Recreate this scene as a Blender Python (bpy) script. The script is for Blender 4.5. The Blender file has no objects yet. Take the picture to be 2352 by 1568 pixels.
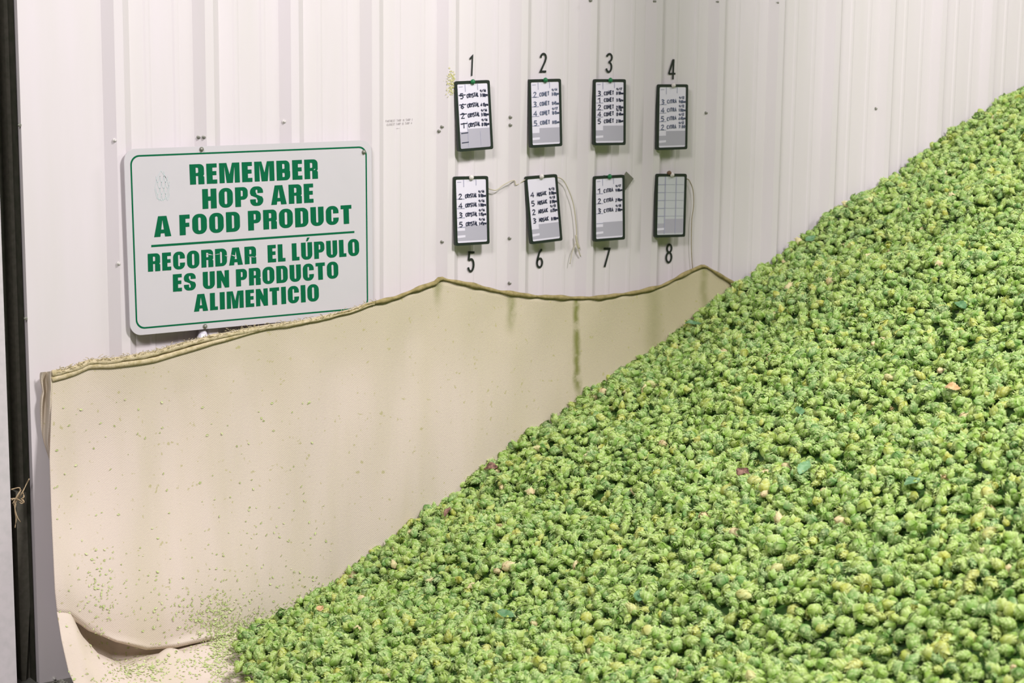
import bpy, bmesh, math, random
import numpy as np
from mathutils import Matrix, Vector
from mathutils.geometry import tessellate_polygon

random.seed(7)
rng = np.random.default_rng(7)
scene = bpy.context.scene
COL = scene.collection
PI = math.pi

# ------------------------------------------------------------------ camera
# world: X runs along the steel wall, Y into the wall (its face is Y = 0), Z up from the floor
F, PITCH, ROLL, YAW, DIST, CAM_Z = 4347.6, 0.170802, 0.0109587, 0.611410, 5.53009, 2.10
RIB0, PITCH_RIB = 2.3606 + 0.014, 0.3048
_fw = Vector((math.sin(YAW) * math.cos(PITCH), math.cos(YAW) * math.cos(PITCH), -math.sin(PITCH)))
_r = _fw.cross(Vector((0, 0, 1))).normalized()
_u = _r.cross(_fw)
_r2 = _r * math.cos(ROLL) + _u * math.sin(ROLL)
_u2 = -_r * math.sin(ROLL) + _u * math.cos(ROLL)
EYE = Vector((0, -DIST, CAM_Z))
cam_data = bpy.data.cameras.new('camera')
cam_data.sensor_fit = 'HORIZONTAL'
cam_data.sensor_width = 36
cam_data.lens = F / 2352 * 36
cam_data.clip_end = 100
cam_data.dof.use_dof = True
cam_data.dof.focus_distance = 6.1
cam_data.dof.aperture_fstop = 4.0
cam = bpy.data.objects.new('camera', cam_data)
COL.objects.link(cam)
cam.matrix_world = Matrix(((_r2.x, _u2.x, -_fw.x, EYE.x), (_r2.y, _u2.y, -_fw.y, EYE.y),
                           (_r2.z, _u2.z, -_fw.z, EYE.z), (0, 0, 0, 1)))
scene.camera = cam


def ray(px, py):
    return _fw * F + _r2 * (px - 1176) + _u2 * (784 - py)


def unp(px, py, t=0.0):
    """point of the photograph's ray at distance t in front of the wall"""
    d = ray(px, py)
    return EYE + d * ((-t + DIST) / d.y)


def proj(P):
    d = Vector(P) - EYE
    z = d.dot(_fw)
    return 1176 + F * d.dot(_r2) / z, 784 - F * d.dot(_u2) / z, z


# ------------------------------------------------------------------ light
world = bpy.data.worlds.new('World')
scene.world = world
world.use_nodes = True
bg = world.node_tree.nodes['Background']
bg.inputs['Color'].default_value = (1.0, 0.96, 0.955, 1)
bg.inputs['Strength'].default_value = 0.09


def area(name, loc, target, size, power, color=(1, 0.955, 0.965)):
    ld = bpy.data.lights.new(name, 'AREA')
    ld.shape = 'RECTANGLE'
    ld.size, ld.size_y = size
    ld.energy = power
    ld.color = color
    o = bpy.data.objects.new(name, ld)
    COL.objects.link(o)
    o.location = loc
    o.rotation_euler = (Vector(target) - Vector(loc)).to_track_quat('-Z', 'Y').to_euler()
    return o


area('bay_lamp', (3.88, -5.0, 6.0), (3.9, -0.4, 1.2), (0.9, 0.9), 440)
area('bay_lamp', (-0.9, -4.2, 4.8), (2.8, -0.3, 0.9), (1.6, 0.9), 215)
area('bay_lamp', (8.2, -3.4, 5.2), (6.4, -0.3, 1.6), (1.4, 0.9), 110)

scene.view_settings.view_transform = 'Standard'
scene.view_settings.look = 'None'
scene.view_settings.gamma = 1
scene.view_settings.use_curve_mapping = False
scene.view_settings.exposure = 0.0


# ------------------------------------------------------------------ materials
def mat(name, color, rough=0.6, metal=0.0, spec=0.5, noise=None, bump=None):
    m = bpy.data.materials.new(name)
    m.use_nodes = True
    nt = m.node_tree
    b = nt.nodes['Principled BSDF']
    b.inputs['Base Color'].default_value = (*color, 1)
    b.inputs['Roughness'].default_value = rough
    b.inputs['Metallic'].default_value = metal
    b.inputs['Specular IOR Level'].default_value = spec
    if noise or bump:
        tc = nt.nodes.new('ShaderNodeTexCoord')
        mp = nt.nodes.new('ShaderNodeMapping')
        nt.links.new(tc.outputs['Object'], mp.inputs['Vector'])
    if noise:
        sc, c2, lo, hi = noise[:4]
        if len(noise) > 4:
            mp.inputs['Scale'].default_value = noise[4]
        n = nt.nodes.new('ShaderNodeTexNoise')
        n.inputs['Scale'].default_value = sc
        n.inputs['Detail'].default_value = 5
        nt.links.new(mp.outputs['Vector'], n.inputs['Vector'])
        mr = nt.nodes.new('ShaderNodeMapRange')
        mr.inputs['From Min'].default_value = lo
        mr.inputs['From Max'].default_value = hi
        nt.links.new(n.outputs['Fac'], mr.inputs['Value'])
        mx = nt.nodes.new('ShaderNodeMix')
        mx.data_type = 'RGBA'
        mx.inputs['A'].default_value = (*color, 1)
        mx.inputs['B'].default_value = (*c2, 1)
        nt.links.new(mr.outputs['Result'], mx.inputs['Factor'])
        nt.links.new(mx.outputs['Result'], b.inputs['Base Color'])
    if bump:
        n2 = nt.nodes.new('ShaderNodeTexNoise')
        n2.inputs['Scale'].default_value = bump[0]
        nt.links.new(mp.outputs['Vector'], n2.inputs['Vector'])
        bp = nt.nodes.new('ShaderNodeBump')
        bp.inputs['Strength'].default_value = bump[1]
        bp.inputs['Distance'].default_value = bump[2]
        nt.links.new(n2.outputs['Fac'], bp.inputs['Height'])
        nt.links.new(bp.outputs['Normal'], b.inputs['Normal'])
    return m


M = {}
M['wall'] = mat('painted_white_steel', (0.685, 0.635, 0.655), 0.42, spec=0.4,
                noise=(1.6, (0.65, 0.615, 0.605), 0.35, 0.75, (6, 1, 0.7)))
M['left_panel'] = mat('grey_panel_paint', (0.60, 0.56, 0.57), 0.6, noise=(40, (0.52, 0.5, 0.5), 0.4, 0.8))
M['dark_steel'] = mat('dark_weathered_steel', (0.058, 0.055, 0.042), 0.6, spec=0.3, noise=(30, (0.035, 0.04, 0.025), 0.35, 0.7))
M['dark_steel_lit'] = mat('lit_steel_band', (0.115, 0.105, 0.085), 0.55, spec=0.35, noise=(60, (0.08, 0.08, 0.06), 0.35, 0.7))  # lighter copy of the dark steel, light on raised parts painted in
M['floor'] = mat('concrete', (0.22, 0.21, 0.19), 0.85, noise=(9, (0.12, 0.12, 0.10), 0.35, 0.7))
M['sign_white'] = mat('sign_enamel', (0.575, 0.55, 0.575), 0.42, noise=(5, (0.55, 0.53, 0.55), 0.4, 0.75))
M['sign_green'] = mat('sign_green_vinyl', (0.0, 0.118, 0.046), 0.65, spec=0.15)
M['emblem'] = mat('faded_mint_print', (0.53, 0.62, 0.62), 0.5)
M['screw'] = mat('dull_zinc', (0.30, 0.30, 0.26), 0.4, metal=0.6)
M['screw_white'] = mat('painted_screw_head', (0.62, 0.6, 0.57), 0.4)
M['black'] = mat('black_vinyl', (0.012, 0.017, 0.013), 0.5)
M['frame'] = mat('black_plastic_frame', (0.010, 0.018, 0.012), 0.45)
M['board'] = mat('whiteboard_face', (0.70, 0.67, 0.755), 0.3)
M['board_grey'] = mat('grey_card', (0.40, 0.385, 0.445), 0.5)
M['ink'] = mat('marker_ink', (0.015, 0.02, 0.05), 0.6)
M['ink_faint'] = mat('worn_marker_ink', (0.10, 0.12, 0.19), 0.6)
M['grid'] = mat('printed_grid_line', (0.36, 0.36, 0.47), 0.6)
M['pin_green'] = mat('green_push_pin', (0.012, 0.15, 0.05), 0.35)
M['pin_white'] = mat('white_push_pin', (0.66, 0.62, 0.58), 0.4)
M['pin_brown'] = mat('brown_clip', (0.16, 0.09, 0.05), 0.6)
M['tape'] = mat('masking_tape', (0.50, 0.48, 0.20), 0.8)
M['tag'] = mat('grey_card_tag', (0.16, 0.16, 0.12), 0.8)
M['faint_print'] = mat('faint_grey_print', (0.47, 0.43, 0.44), 0.7)
M['twine'] = mat('paper_twine', (0.50, 0.46, 0.33), 0.9)
M['twine_dark'] = mat('brown_twine', (0.30, 0.25, 0.14), 0.9)
M['straw'] = mat('dry_straw', (0.48, 0.36, 0.22), 0.85)
M['hem'] = mat('burlap_hem', (0.36, 0.29, 0.13), 0.95, noise=(60, (0.23, 0.19, 0.07), 0.35, 0.65), bump=(260, 0.6, 0.002))
M['hem_pale'] = mat('burlap_hem_pale', (0.60, 0.51, 0.33), 0.95, noise=(70, (0.42, 0.35, 0.18), 0.4, 0.7), bump=(260, 0.6, 0.002))
M['flake'] = mat('hop_petal_flake', (0.62, 0.65, 0.36), 0.7, noise=(120, (0.45, 0.55, 0.20), 0.4, 0.6))
M['residue'] = mat('hop_resin_residue', (0.50, 0.50, 0.16), 0.8, noise=(150, (0.62, 0.58, 0.34), 0.4, 0.6))
M['leaf'] = mat('hop_leaf', (0.075, 0.20, 0.075), 0.5, noise=(60, (0.13, 0.27, 0.11), 0.4, 0.6))
M['leaf_pale'] = mat('pale_hop_leaf', (0.22, 0.40, 0.20), 0.5, noise=(60, (0.14, 0.30, 0.12), 0.4, 0.6))
M['dry'] = mat('dry_brown_leaf', (0.30, 0.17, 0.12), 0.8, noise=(90, (0.10, 0.05, 0.035), 0.4, 0.6))
M['tan'] = mat('tan_dry_petal', (0.66, 0.46, 0.24), 0.8, noise=(90, (0.50, 0.32, 0.14), 0.4, 0.6))
M['twig'] = mat('dark_twig', (0.045, 0.03, 0.022), 0.8)
M['scrap'] = mat('grey_floor_scrap', (0.36, 0.36, 0.31), 0.9)


def cloth_material():
    m = mat('burlap', (0.655, 0.565, 0.47), 0.95, spec=0.1)
    nt = m.node_tree
    b = nt.nodes['Principled BSDF']
    L = nt.links.new
    tc = nt.nodes.new('ShaderNodeTexCoord')

    def noise(scale, vec, detail=4):
        n = nt.nodes.new('ShaderNodeTexNoise')
        n.inputs['Scale'].default_value = scale
        n.inputs['Detail'].default_value = detail
        L(vec, n.inputs['Vector'])
        return n.outputs['Fac']

    def mrange(v, a, b_, c=0.0, d=1.0):
        n = nt.nodes.new('ShaderNodeMapRange')
        n.interpolation_type = 'SMOOTHSTEP'
        for k, x in zip(('From Min', 'From Max', 'To Min', 'To Max'), (a, b_, c, d)):
            n.inputs[k].default_value = x
        L(v, n.inputs['Value'])
        return n.outputs['Result']

    def math_(op, a, b_=None, c=None):
        n = nt.nodes.new('ShaderNodeMath')
        n.operation = op
        for i, x in enumerate((a, b_, c)):
            if x is None:
                continue
            if isinstance(x, (int, float)):
                n.inputs[i].default_value = x
            else:
                L(x, n.inputs[i])
        return n.outputs[0]

    def mix(f, a, col):
        n = nt.nodes.new('ShaderNodeMix')
        n.data_type = 'RGBA'
        L(f, n.inputs['Factor'])
        if isinstance(a, tuple):
            n.inputs['A'].default_value = (*a, 1)
        else:
            L(a, n.inputs['A'])
        n.inputs['B'].default_value = (*col, 1)
        return n.outputs['Result']

    vec = tc.outputs['Object']
    sep = nt.nodes.new('ShaderNodeSeparateXYZ')
    L(vec, sep.inputs[0])
    x, y, z = sep.outputs
    mpv = nt.nodes.new('ShaderNodeMapping')
    mpv.inputs['Scale'].default_value = (3.5, 1, 0.6)
    L(vec, mpv.inputs['Vector'])
    col = mix(mrange(noise(2.2, mpv.outputs[0]), 0.35, 0.72), (0.685, 0.588, 0.512), (0.635, 0.553, 0.445))
    dust = math_('MULTIPLY', mrange(z, 0.72, 1.12), mrange(noise(5, vec), 0.2, 0.6, 0.35, 0.85))
    col = mix(dust, col, (0.52, 0.46, 0.33))
    # dusty upper strip above; shade towards the right end painted in as olive
    far = mrange(x, 3.4, 4.6)
    col = mix(math_('MULTIPLY', far, 0.75), col, (0.47, 0.42, 0.255))
    specks = mrange(noise(55, vec, 2), 0.66, 0.74, 0, 0.55)
    col = mix(specks, col, (0.40, 0.38, 0.13))
    # green hop-dust streaks
    wob = math_('MULTIPLY', math_('SUBTRACT', noise(9, vec), 0.5), 0.05)
    for x0, w, z0, z1, f in STREAKS:
        d = math_('ABSOLUTE', math_('SUBTRACT', math_('ADD', x, wob), x0))
        mk = math_('MULTIPLY', mrange(d, 0, w, 1, 0), math_('MULTIPLY', mrange(z, z0, z0 + 0.10), mrange(z, z1, z1 + 0.02, 1, 0)))
        mk = math_('MULTIPLY', mk, mrange(noise(26, vec), 0.32, 0.52, 0.35, f))
        col = mix(mk, col, (0.20, 0.21, 0.06))
    L(col, b.inputs['Base Color'])
    # twill weave
    wv = nt.nodes.new('ShaderNodeTexWave')
    wv.wave_type = 'BANDS'
    wv.bands_direction = 'DIAGONAL'
    wv.inputs['Scale'].default_value = 95
    wv.inputs['Distortion'].default_value = 0.6
    L(vec, wv.inputs['Vector'])
    h = math_('ADD', math_('MULTIPLY', wv.outputs['Fac'], 0.5), noise(190, vec, 2))
    bp = nt.nodes.new('ShaderNodeBump')
    bp.inputs['Strength'].default_value = 0.35
    bp.inputs['Distance'].default_value = 0.0015
    L(h, bp.inputs['Height'])
    L(bp.outputs['Normal'], b.inputs['Normal'])
    return m


def hop_material(name, per_object):
    m = bpy.data.materials.new(name)
    m.use_nodes = True
    nt = m.node_tree
    L = nt.links.new
    b = nt.nodes['Principled BSDF']
    at = nt.nodes.new('ShaderNodeAttribute')
    at.attribute_name = 'hop'
    sep = nt.nodes.new('ShaderNodeSeparateColor')
    L(at.outputs['Color'], sep.inputs[0])
    if per_object:
        oi = nt.nodes.new('ShaderNodeObjectInfo')
        mrr = nt.nodes.new('ShaderNodeMapRange')
        mrr.inputs['To Min'].default_value = .10
        mrr.inputs['To Max'].default_value = .99
        L(oi.outputs['Random'], mrr.inputs['Value'])
        tint = mrr.outputs['Result']
    else:
        tint = sep.outputs[0]
    rp = nt.nodes.new('ShaderNodeValToRGB')
    cr = rp.color_ramp
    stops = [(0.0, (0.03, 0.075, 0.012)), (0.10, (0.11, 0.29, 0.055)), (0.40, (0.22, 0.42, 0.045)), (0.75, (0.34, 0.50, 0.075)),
             (0.94, (0.48, 0.50, 0.06)), (0.985, (0.58, 0.58, 0.20)), (1.0, (0.76, 0.60, 0.34))]
    cr.elements[0].position, cr.elements[0].color = stops[0][0], (*stops[0][1], 1)
    cr.elements[1].position, cr.elements[1].color = stops[-1][0], (*stops[-1][1], 1)
    for p, c in stops[1:-1]:
        e = cr.elements.new(p)
        e.color = (*c, 1)
    L(tint, rp.inputs[0])
    mx = nt.nodes.new('ShaderNodeMix')
    mx.data_type = 'RGBA'
    mu = nt.nodes.new('ShaderNodeMath')
    mu.operation = 'MULTIPLY'
    mu.inputs[1].default_value = 0.85
    L(sep.outputs[1], mu.inputs[0])
    L(mu.outputs[0], mx.inputs['Factor'])
    L(rp.outputs[0], mx.inputs['A'])
    mx.inputs['B'].default_value = (0.74, 0.84, 0.42, 1)
    L(mx.outputs['Result'], b.inputs['Base Color'])
    b.inputs['Roughness'].default_value = 0.5
    b.inputs['Specular IOR Level'].default_value = 0.35
    tr = nt.nodes.new('ShaderNodeBsdfTranslucent')
    L(mx.outputs['Result'], tr.inputs['Color'])
    ms = nt.nodes.new('ShaderNodeMixShader')
    ms.inputs[0].default_value = 0.15
    L(b.outputs[0], ms.inputs[1])
    L(tr.outputs[0], ms.inputs[2])
    L(ms.outputs[0], nt.nodes['Material Output'].inputs['Surface'])
    return m


# ------------------------------------------------------------------ object helpers
def obj(name, verts, faces, m, parent=None, smooth=False):
    me = bpy.data.meshes.new(name)
    me.from_pydata([tuple(v) for v in verts], [], faces)
    me.update()
    for p in me.polygons:
        p.use_smooth = smooth
    if m is not None:
        me.materials.append(m)
    o = bpy.data.objects.new(name, me)
    COL.objects.link(o)
    if parent is not None:
        o.parent = parent
        o.matrix_parent_inverse = Matrix.Translation(-Vector(parent.location)) if parent.type == 'EMPTY' else Matrix()
    return o


def empty(name, loc):
    o = bpy.data.objects.new(name, None)
    o.empty_display_size = 0.05
    COL.objects.link(o)
    o.location = loc
    return o


def tag(o, label=None, cat=None, group=None, kind=None):
    for k, v in (('label', label), ('category', cat), ('group', group), ('kind', kind)):
        if v:
            o[k] = v
    return o


class MB:
    def __init__(self):
        self.v, self.f = [], []

    def add(self, verts, faces):
        n = len(self.v)
        self.v += [tuple(x) for x in verts]
        self.f += [tuple(i + n for i in f) for f in faces]

    def build(self, name, m, parent=None, smooth=False):
        return obj(name, self.v, self.f, m, parent, smooth)

    def box(self, a, b):
        x0, y0, z0 = a
        x1, y1, z1 = b
        self.add([(x0, y0, z0), (x1, y0, z0), (x1, y1, z0), (x0, y1, z0), (x0, y0, z1), (x1, y0, z1), (x1, y1, z1), (x0, y1, z1)],
                 [(0, 3, 2, 1), (4, 5, 6, 7), (0, 1, 5, 4), (1, 2, 6, 5), (2, 3, 7, 6), (3, 0, 4, 7)])

    def lathe(self, origin, axis, prof, n=12):
        """prof: list of (distance along axis, radius)"""
        ax = Vector(axis).normalized()
        s = ax.orthogonal().normalized()
        t = ax.cross(s)
        vs, fs = [], []
        for d, r in prof:
            for k in range(n):
                a = 2 * PI * k / n
                vs.append(Vector(origin) + ax * d + (s * math.cos(a) + t * math.sin(a)) * r)
        for i in range(len(prof) - 1):
            for k in range(n):
                fs.append((i * n + k, i * n + (k + 1) % n, (i + 1) * n + (k + 1) % n, (i + 1) * n + k))
        fs.append(tuple(range(n - 1, -1, -1)))
        fs.append(tuple((len(prof) - 1) * n + k for k in range(n)))
        self.add(vs, fs)

    def tube(self, pts, rad, n=6, ry=None):
        pts = [Vector(p) for p in pts]
        N = len(pts)
        vs, fs = [], []
        for i, p in enumerate(pts):
            d = (pts[min(i + 1, N - 1)] - pts[max(i - 1, 0)]).normalized()
            s = d.cross(Vector((0, 1, 0)))
            if s.length < 0.1:
                s = d.cross(Vector((0, 0, 1)))
            s.normalize()
            t = s.cross(d).normalized()
            r = rad(i / (N - 1)) if callable(rad) else rad
            q = r if ry is None else ry
            for k in range(n):
                a = 2 * PI * k / n
                vs.append(p + s * (math.cos(a) * r) + t * (math.sin(a) * q))
        for i in range(N - 1):
            for k in range(n):
                fs.append((i * n + k, i * n + (k + 1) % n, (i + 1) * n + (k + 1) % n, (i + 1) * n + k))
        fs.append(tuple(range(n - 1, -1, -1)))
        fs.append(tuple((N - 1) * n + k for k in range(n)))
        self.add(vs, fs)


def spline(pts, n):
    """Catmull-Rom through pts, n samples"""
    pts = [Vector(p) for p in pts]
    P = [pts[0] * 2 - pts[1]] + pts + [pts[-1] * 2 - pts[-2]]
    out = []
    for i in range(n):
        u = i / (n - 1) * (len(pts) - 1)
        k = min(int(u), len(pts) - 2)
        t = u - k
        a, b, c, d = P[k], P[k + 1], P[k + 2], P[k + 3]
        out.append(0.5 * (2 * b + (c - a) * t + (2 * a - 5 * b + 4 * c - d) * t * t + (3 * b - a - 3 * c + d) * t ** 3))
    return out


def interp(x, xs, ys):
    return float(np.interp(x, xs, ys))


# ------------------------------------------------------------------ flat shapes: polygons and strokes in 2-D
def ribbon(pts, w):
    """stroke of full width w along a 2-D polyline -> (verts, quads)"""
    P = [Vector(p) for p in pts]
    N = len(P)
    vs, fs = [], []
    for i in range(N):
        d0 = (P[i] - P[i - 1]).normalized() if i else (P[1] - P[0]).normalized()
        d1 = (P[i + 1] - P[i]).normalized() if i < N - 1 else d0
        n0 = Vector((-d0.y, d0.x))
        n1 = Vector((-d1.y, d1.x))
        n = n0 + n1
        if n.length < 0.2:
            n = n0
        n.normalize()
        k = min(1.0 / max(n.dot(n0), 0.35), 2.0)
        vs += [P[i] + n * (w / 2 * k), P[i] - n * (w / 2 * k)]
    for i in range(N - 1):
        fs.append((2 * i, 2 * i + 1, 2 * i + 3, 2 * i + 2))
    return vs, fs


def poly(loops):
    """polygon with holes -> (verts, tris)"""
    tris = tessellate_polygon([[Vector((x, y, 0)) for x, y in lp] for lp in loops])
    return [Vector(p) for lp in loops for p in lp], [tuple(t) for t in tris]


def arc(cx, cy, rx, ry, a0, a1, n=8):
    return [(cx + rx * math.cos(math.radians(a0 + (a1 - a0) * i / n)), cy + ry * math.sin(math.radians(a0 + (a1 - a0) * i / n))) for i in range(n + 1)]


def rrect(x0, y0, x1, y1, r, n=6):
    """r: radii bottom-left, bottom-right, top-right, top-left"""
    if not isinstance(r, tuple):
        r = (r,) * 4
    out = []
    for (cx, cy, a), q in zip(((x0, y0, 180), (x1, y0, 270), (x1, y1, 0), (x0, y1, 90)), r):
        if q <= 0:
            out.append((cx, cy))
        else:
            sx = cx + q if cx == x0 else cx - q
            sy = cy + q if cy == y0 else cy - q
            out += arc(sx, sy, q, q, a, a + 90, n)
    return out


H_, S_, B_ = 145.0, 42.0, 29.0      # heavy sign lettering: cap height, stem, bar


def heavy(ch):
    """heavy condensed capital -> (width, [(verts, faces)...])"""
    h, s, b = H_, S_, B_
    R = lambda x0, y0, x1, y1: poly([[(x0, y0), (x1, y0), (x1, y1), (x0, y1)]])
    if ch == ' ':
        return 34, []
    if ch == 'I':
        return s, [R(0, 0, s, h)]
    if ch == 'E':
        w = 73
        return w, [R(0, 0, s, h), R(s, h - b, w, h), R(s, h / 2 - b / 2 + 3, w - 4, h / 2 + b / 2 + 3), R(s, 0, w, b)]
    if ch == 'F':
        w = 72
        return w, [R(0, 0, s, h), R(s, h - b, w, h), R(s, h / 2 - b / 2, w - 4, h / 2 + b / 2)]
    if ch == 'L':
        w = 66
        return w, [R(0, 0, s, h), R(s, 0, w, b)]
    if ch == 'T':
        w = 84
        return w, [R(0, h - b, w, h), R(w / 2 - s / 2, 0, w / 2 + s / 2, h - b)]
    if ch == 'H':
        w = 103
        return w, [R(0, 0, s, h), R(w - s, 0, w, h), R(s, h / 2 - b / 2, w - s, h / 2 + b / 2 + 2)]
    if ch == 'M':
        w = 144
        return w, [R(0, 0, 36, h), R(w - 36, 0, w, h), poly([[(0, h), (52, h), (w / 2, 62), (w - 52, h), (w, h), (w - 36, h - 20), (w / 2 + 22, 0), (w / 2 - 22, 0), (36, h - 20)]])]
    if ch == 'N':
        w = 103
        return w, [R(0, 0, 37, h), R(w - 37, 0, w, h), poly([[(0, h), (38, h), (w, 0), (w - 36, 0)]])]
    if ch == 'A':
        w = 118
        return w, [poly([[(0, 0), (43, 0), (59, h - 26), (59, h), (30, h)]]), poly([[(w, 0), (88, h), (59, h), (59, h - 26), (w - 43, 0)]]), R(40, 24, w - 40, 50)]
    if ch in 'OD':
        w = 103 if ch == 'O' else 100
        ro = 46 if ch == 'O' else (0, 42, 42, 0)
        ri = 10 if ch == 'O' else (0, 10, 10, 0)
        return w, [poly([rrect(0, 0, w, h, ro), rrect(s, b - 4, w - s, h - b + 4, ri)])]
    if ch == 'P':
        w = 94
        return w, [R(0, 0, s, 52), poly([rrect(0, 52, w, h, (0, 34, 34, 0)), rrect(s, 52 + 25, w - 37, h - 25, (0, 8, 8, 0))])]
    if ch == 'R':
        w = 100
        return w, [R(0, 0, s, 60), poly([rrect(0, 60, w, h, (0, 12, 32, 0)), rrect(s, 60 + 22, w - 40, h - 25, (0, 8, 8, 0))]),
                   poly([[(w - 42, 0), (w, 0), (w, 52), (w - 12, 66), (w - 42, 66)]])]
    if ch == 'B':
        w = 99
        return w, [poly([rrect(0, 66, w - 2, h, (0, 10, 32, 0)), rrect(s, 66 + 18, w - 40, h - 24, (0, 7, 7, 0))]),
                   poly([rrect(0, 0, w, 72, (0, 32, 10, 0)), rrect(s, 24, w - 40, 72 - 17, (0, 7, 7, 0))])]
    if ch in ('U', 'Ú'):
        w = 100
        out = [poly([[(0, h)] + arc(44, 44, 44, 44, 180, 270) + arc(w - 44, 44, 44, 44, 270, 360) + [(w, h), (w - s, h)] + arc(w - s - 8, b + 4, 8, 8, 0, -90, 3) + arc(s + 8, b + 4, 8, 8, 270, 180, 3) + [(s, h)]])]
        if ch == 'Ú':
            out.append(poly([[(46, h + 10), (62, h + 10), (80, h + 40), (56, h + 40)]]))
        return w, out
    if ch == 'C':
        w = 98
        lp = [(w, 54)] + arc(w - 44, 44, 44, 44, 0, -90) + arc(44, 44, 44, 44, 270, 180) + arc(44, h - 44, 44, 44, 180, 90) + arc(w - 44, h - 44, 44, 44, 90, 0) + [(w, h - 58), (w - s, h - 58)]
        lp += arc(w - s - 8, h - b - 4, 8, 8, 0, 90, 3) + arc(s + 8, h - b - 4, 8, 8, 90, 180, 3) + arc(s + 8, b + 4, 8, 8, 180, 270, 3) + arc(w - s - 8, b + 4, 8, 8, 270, 360, 3) + [(w - s, 54)]
        return w, [poly([lp])]
    if ch == 'S':
        w = 98
        top = [(w, h - 50)] + arc(w - 40, h - 40, 40, 40, 0, 90) + arc(40, h - 40, 40, 40, 90, 180) + [(0, 96), (8, 78), (s, 66), (s + 6, 84), (s, 94)] + arc(s + 8, h - b - 2, 8, 8, 180, 90, 3) + arc(w - s - 8, h - b - 2, 8, 8, 90, 0, 3) + [(w - s, h - 50)]
        bot = [(w - x, h - y) for x, y in top]
        mid = [(4, 86), (20, 74), (s + 8, 60), (w - s - 4, 46), (w - 4, 59), (w - 20, 71), (w - s - 8, 85), (s + 4, 99)]
        return w, [poly([top]), poly([bot]), poly([mid])]
    return 60, []


# single-stroke letters in a box of width 0.6 (or as given) and height 1
ST = {
    'C': [arc(.33, .5, .3, .45, 50, 310, 8)], 'R': [[(.05, 0), (.05, 1)], [(.05, 1), (.4, .95), (.52, .75), (.38, .55), (.05, .5)], [(.25, .5), (.58, 0)]],
    'Y': [[(0, 1), (.3, .5)], [(.6, 1), (.3, .5), (.22, 0)]], 'S': [[(.55, .85), (.3, 1), (.05, .8), (.28, .52), (.55, .25), (.3, 0), (.02, .15)]],
    'T': [[(0, 1), (.6, 1)], [(.3, 1), (.3, 0)]], 'A': [[(0, 0), (.3, 1), (.6, 0)], [(.12, .38), (.5, .38)]], 'L': [[(.05, 1), (.05, 0), (.52, 0)]],
    'O': [arc(.3, .5, .28, .48, 90, 450, 10)], 'M': [[(0, 0), (.08, 1), (.32, .35), (.56, 1), (.64, 0)]], 'E': [[(.52, 1), (.05, 1), (.05, 0), (.54, 0)], [(.05, .5), (.45, .5)]],
    'I': [[(.3, 0), (.3, 1)]], 'P': [[(.05, 0), (.05, 1), (.4, .95), (.5, .75), (.36, .52), (.05, .48)]], 'F': [[(.05, 0), (.05, 1), (.52, 1)], [(.05, .52), (.42, .52)]],
    'H': [[(.05, 0), (.05, 1)], [(.55, 0), (.55, 1)], [(.05, .5), (.55, .5)]], '/': [[(.05, 0), (.5, 1)]], ':': [[(.3, .2), (.3, .3)], [(.3, .65), (.3, .75)]],
    '-': [[(.1, .45), (.5, .45)]], '<': [[(.5, .8), (.05, .45), (.5, .1)], [(.05, .45), (.9, .45)]],
    '0': [arc(.3, .5, .25, .48, 90, 450, 10)], '1': [[(.12, .78), (.33, 1), (.33, 0)]], '2': [[(.05, .78), (.2, 1), (.45, .95), (.5, .72), (.05, 0), (.58, 0)]],
    '3': [[(.05, .92), (.3, 1), (.5, .8), (.22, .55), (.52, .35), (.4, .05), (.05, .05)]], '4': [[(.42, 0), (.42, 1), (0, .35), (.6, .35)]],
    '5': [[(.52, 1), (.1, 1), (.06, .58), (.35, .62), (.54, .35), (.35, .02), (.03, .06)]], '6': [[(.45, 1), (.1, .5), (.08, .2), (.3, 0), (.52, .22), (.35, .48), (.1, .35)]],
    '7': [[(.03, 1), (.56, 1), (.22, 0)]], '8': [[(.3, .53), (.08, .78), (.3, 1), (.52, .78), (.3, .53), (.04, .22), (.3, 0), (.56, .22), (.3, .53)]], '9': [[(.5, .7), (.3, .5), (.08, .72), (.3, 1), (.52, .75), (.4, 0)]],
    'p': [[(.05, -.3), (.05, .55), (.3, .6), (.42, .35), (.05, .1)]], 'm': [[(0, 0), (.04, .5), (.18, .5), (.2, 0), (.26, .5), (.42, .5), (.46, 0)]],
    'a': [[(.4, .5), (.1, .45), (.08, .1), (.38, .15), (.42, .5), (.48, 0)]], ' ': [],
}


def stroke_text(s, x0, y0, x1, h, w, jitter=0.0, slope=0.0):
    """single-stroke text squeezed between x0 and x1, baseline y0, height h; list of (verts, faces)"""
    adv = [0.45 if c in ':1I' else 0.8 for c in s]
    k = (x1 - x0) / max(sum(adv), 1e-6)
    out, x = [], x0
    for c, a in zip(s, adv):
        jy = random.uniform(-jitter, jitter) * h
        ox = -0.12 if c in ':1I' else 0
        for st in ST.get(c, []):
            pts = [(x + (px + ox) * k + random.uniform(-jitter, jitter) * 0.12 * k, y0 + slope * (x - x0) + jy + py * h) for px, py in st]
            out.append(ribbon(pts, w))
        x += a * k
    return out


def bil(q, a, b):
    """bilinear point in a quad given as tl, tr, br, bl; a to the right, b up"""
    tl, tr, br, bl = q
    return (bl * (1 - a) + br * a) * (1 - b) + (tl * (1 - a) + tr * a) * b


def put(mb, shapes, fn):
    for vs, fs in shapes:
        mb.add([fn(v[0], v[1]) for v in vs], fs)


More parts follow.
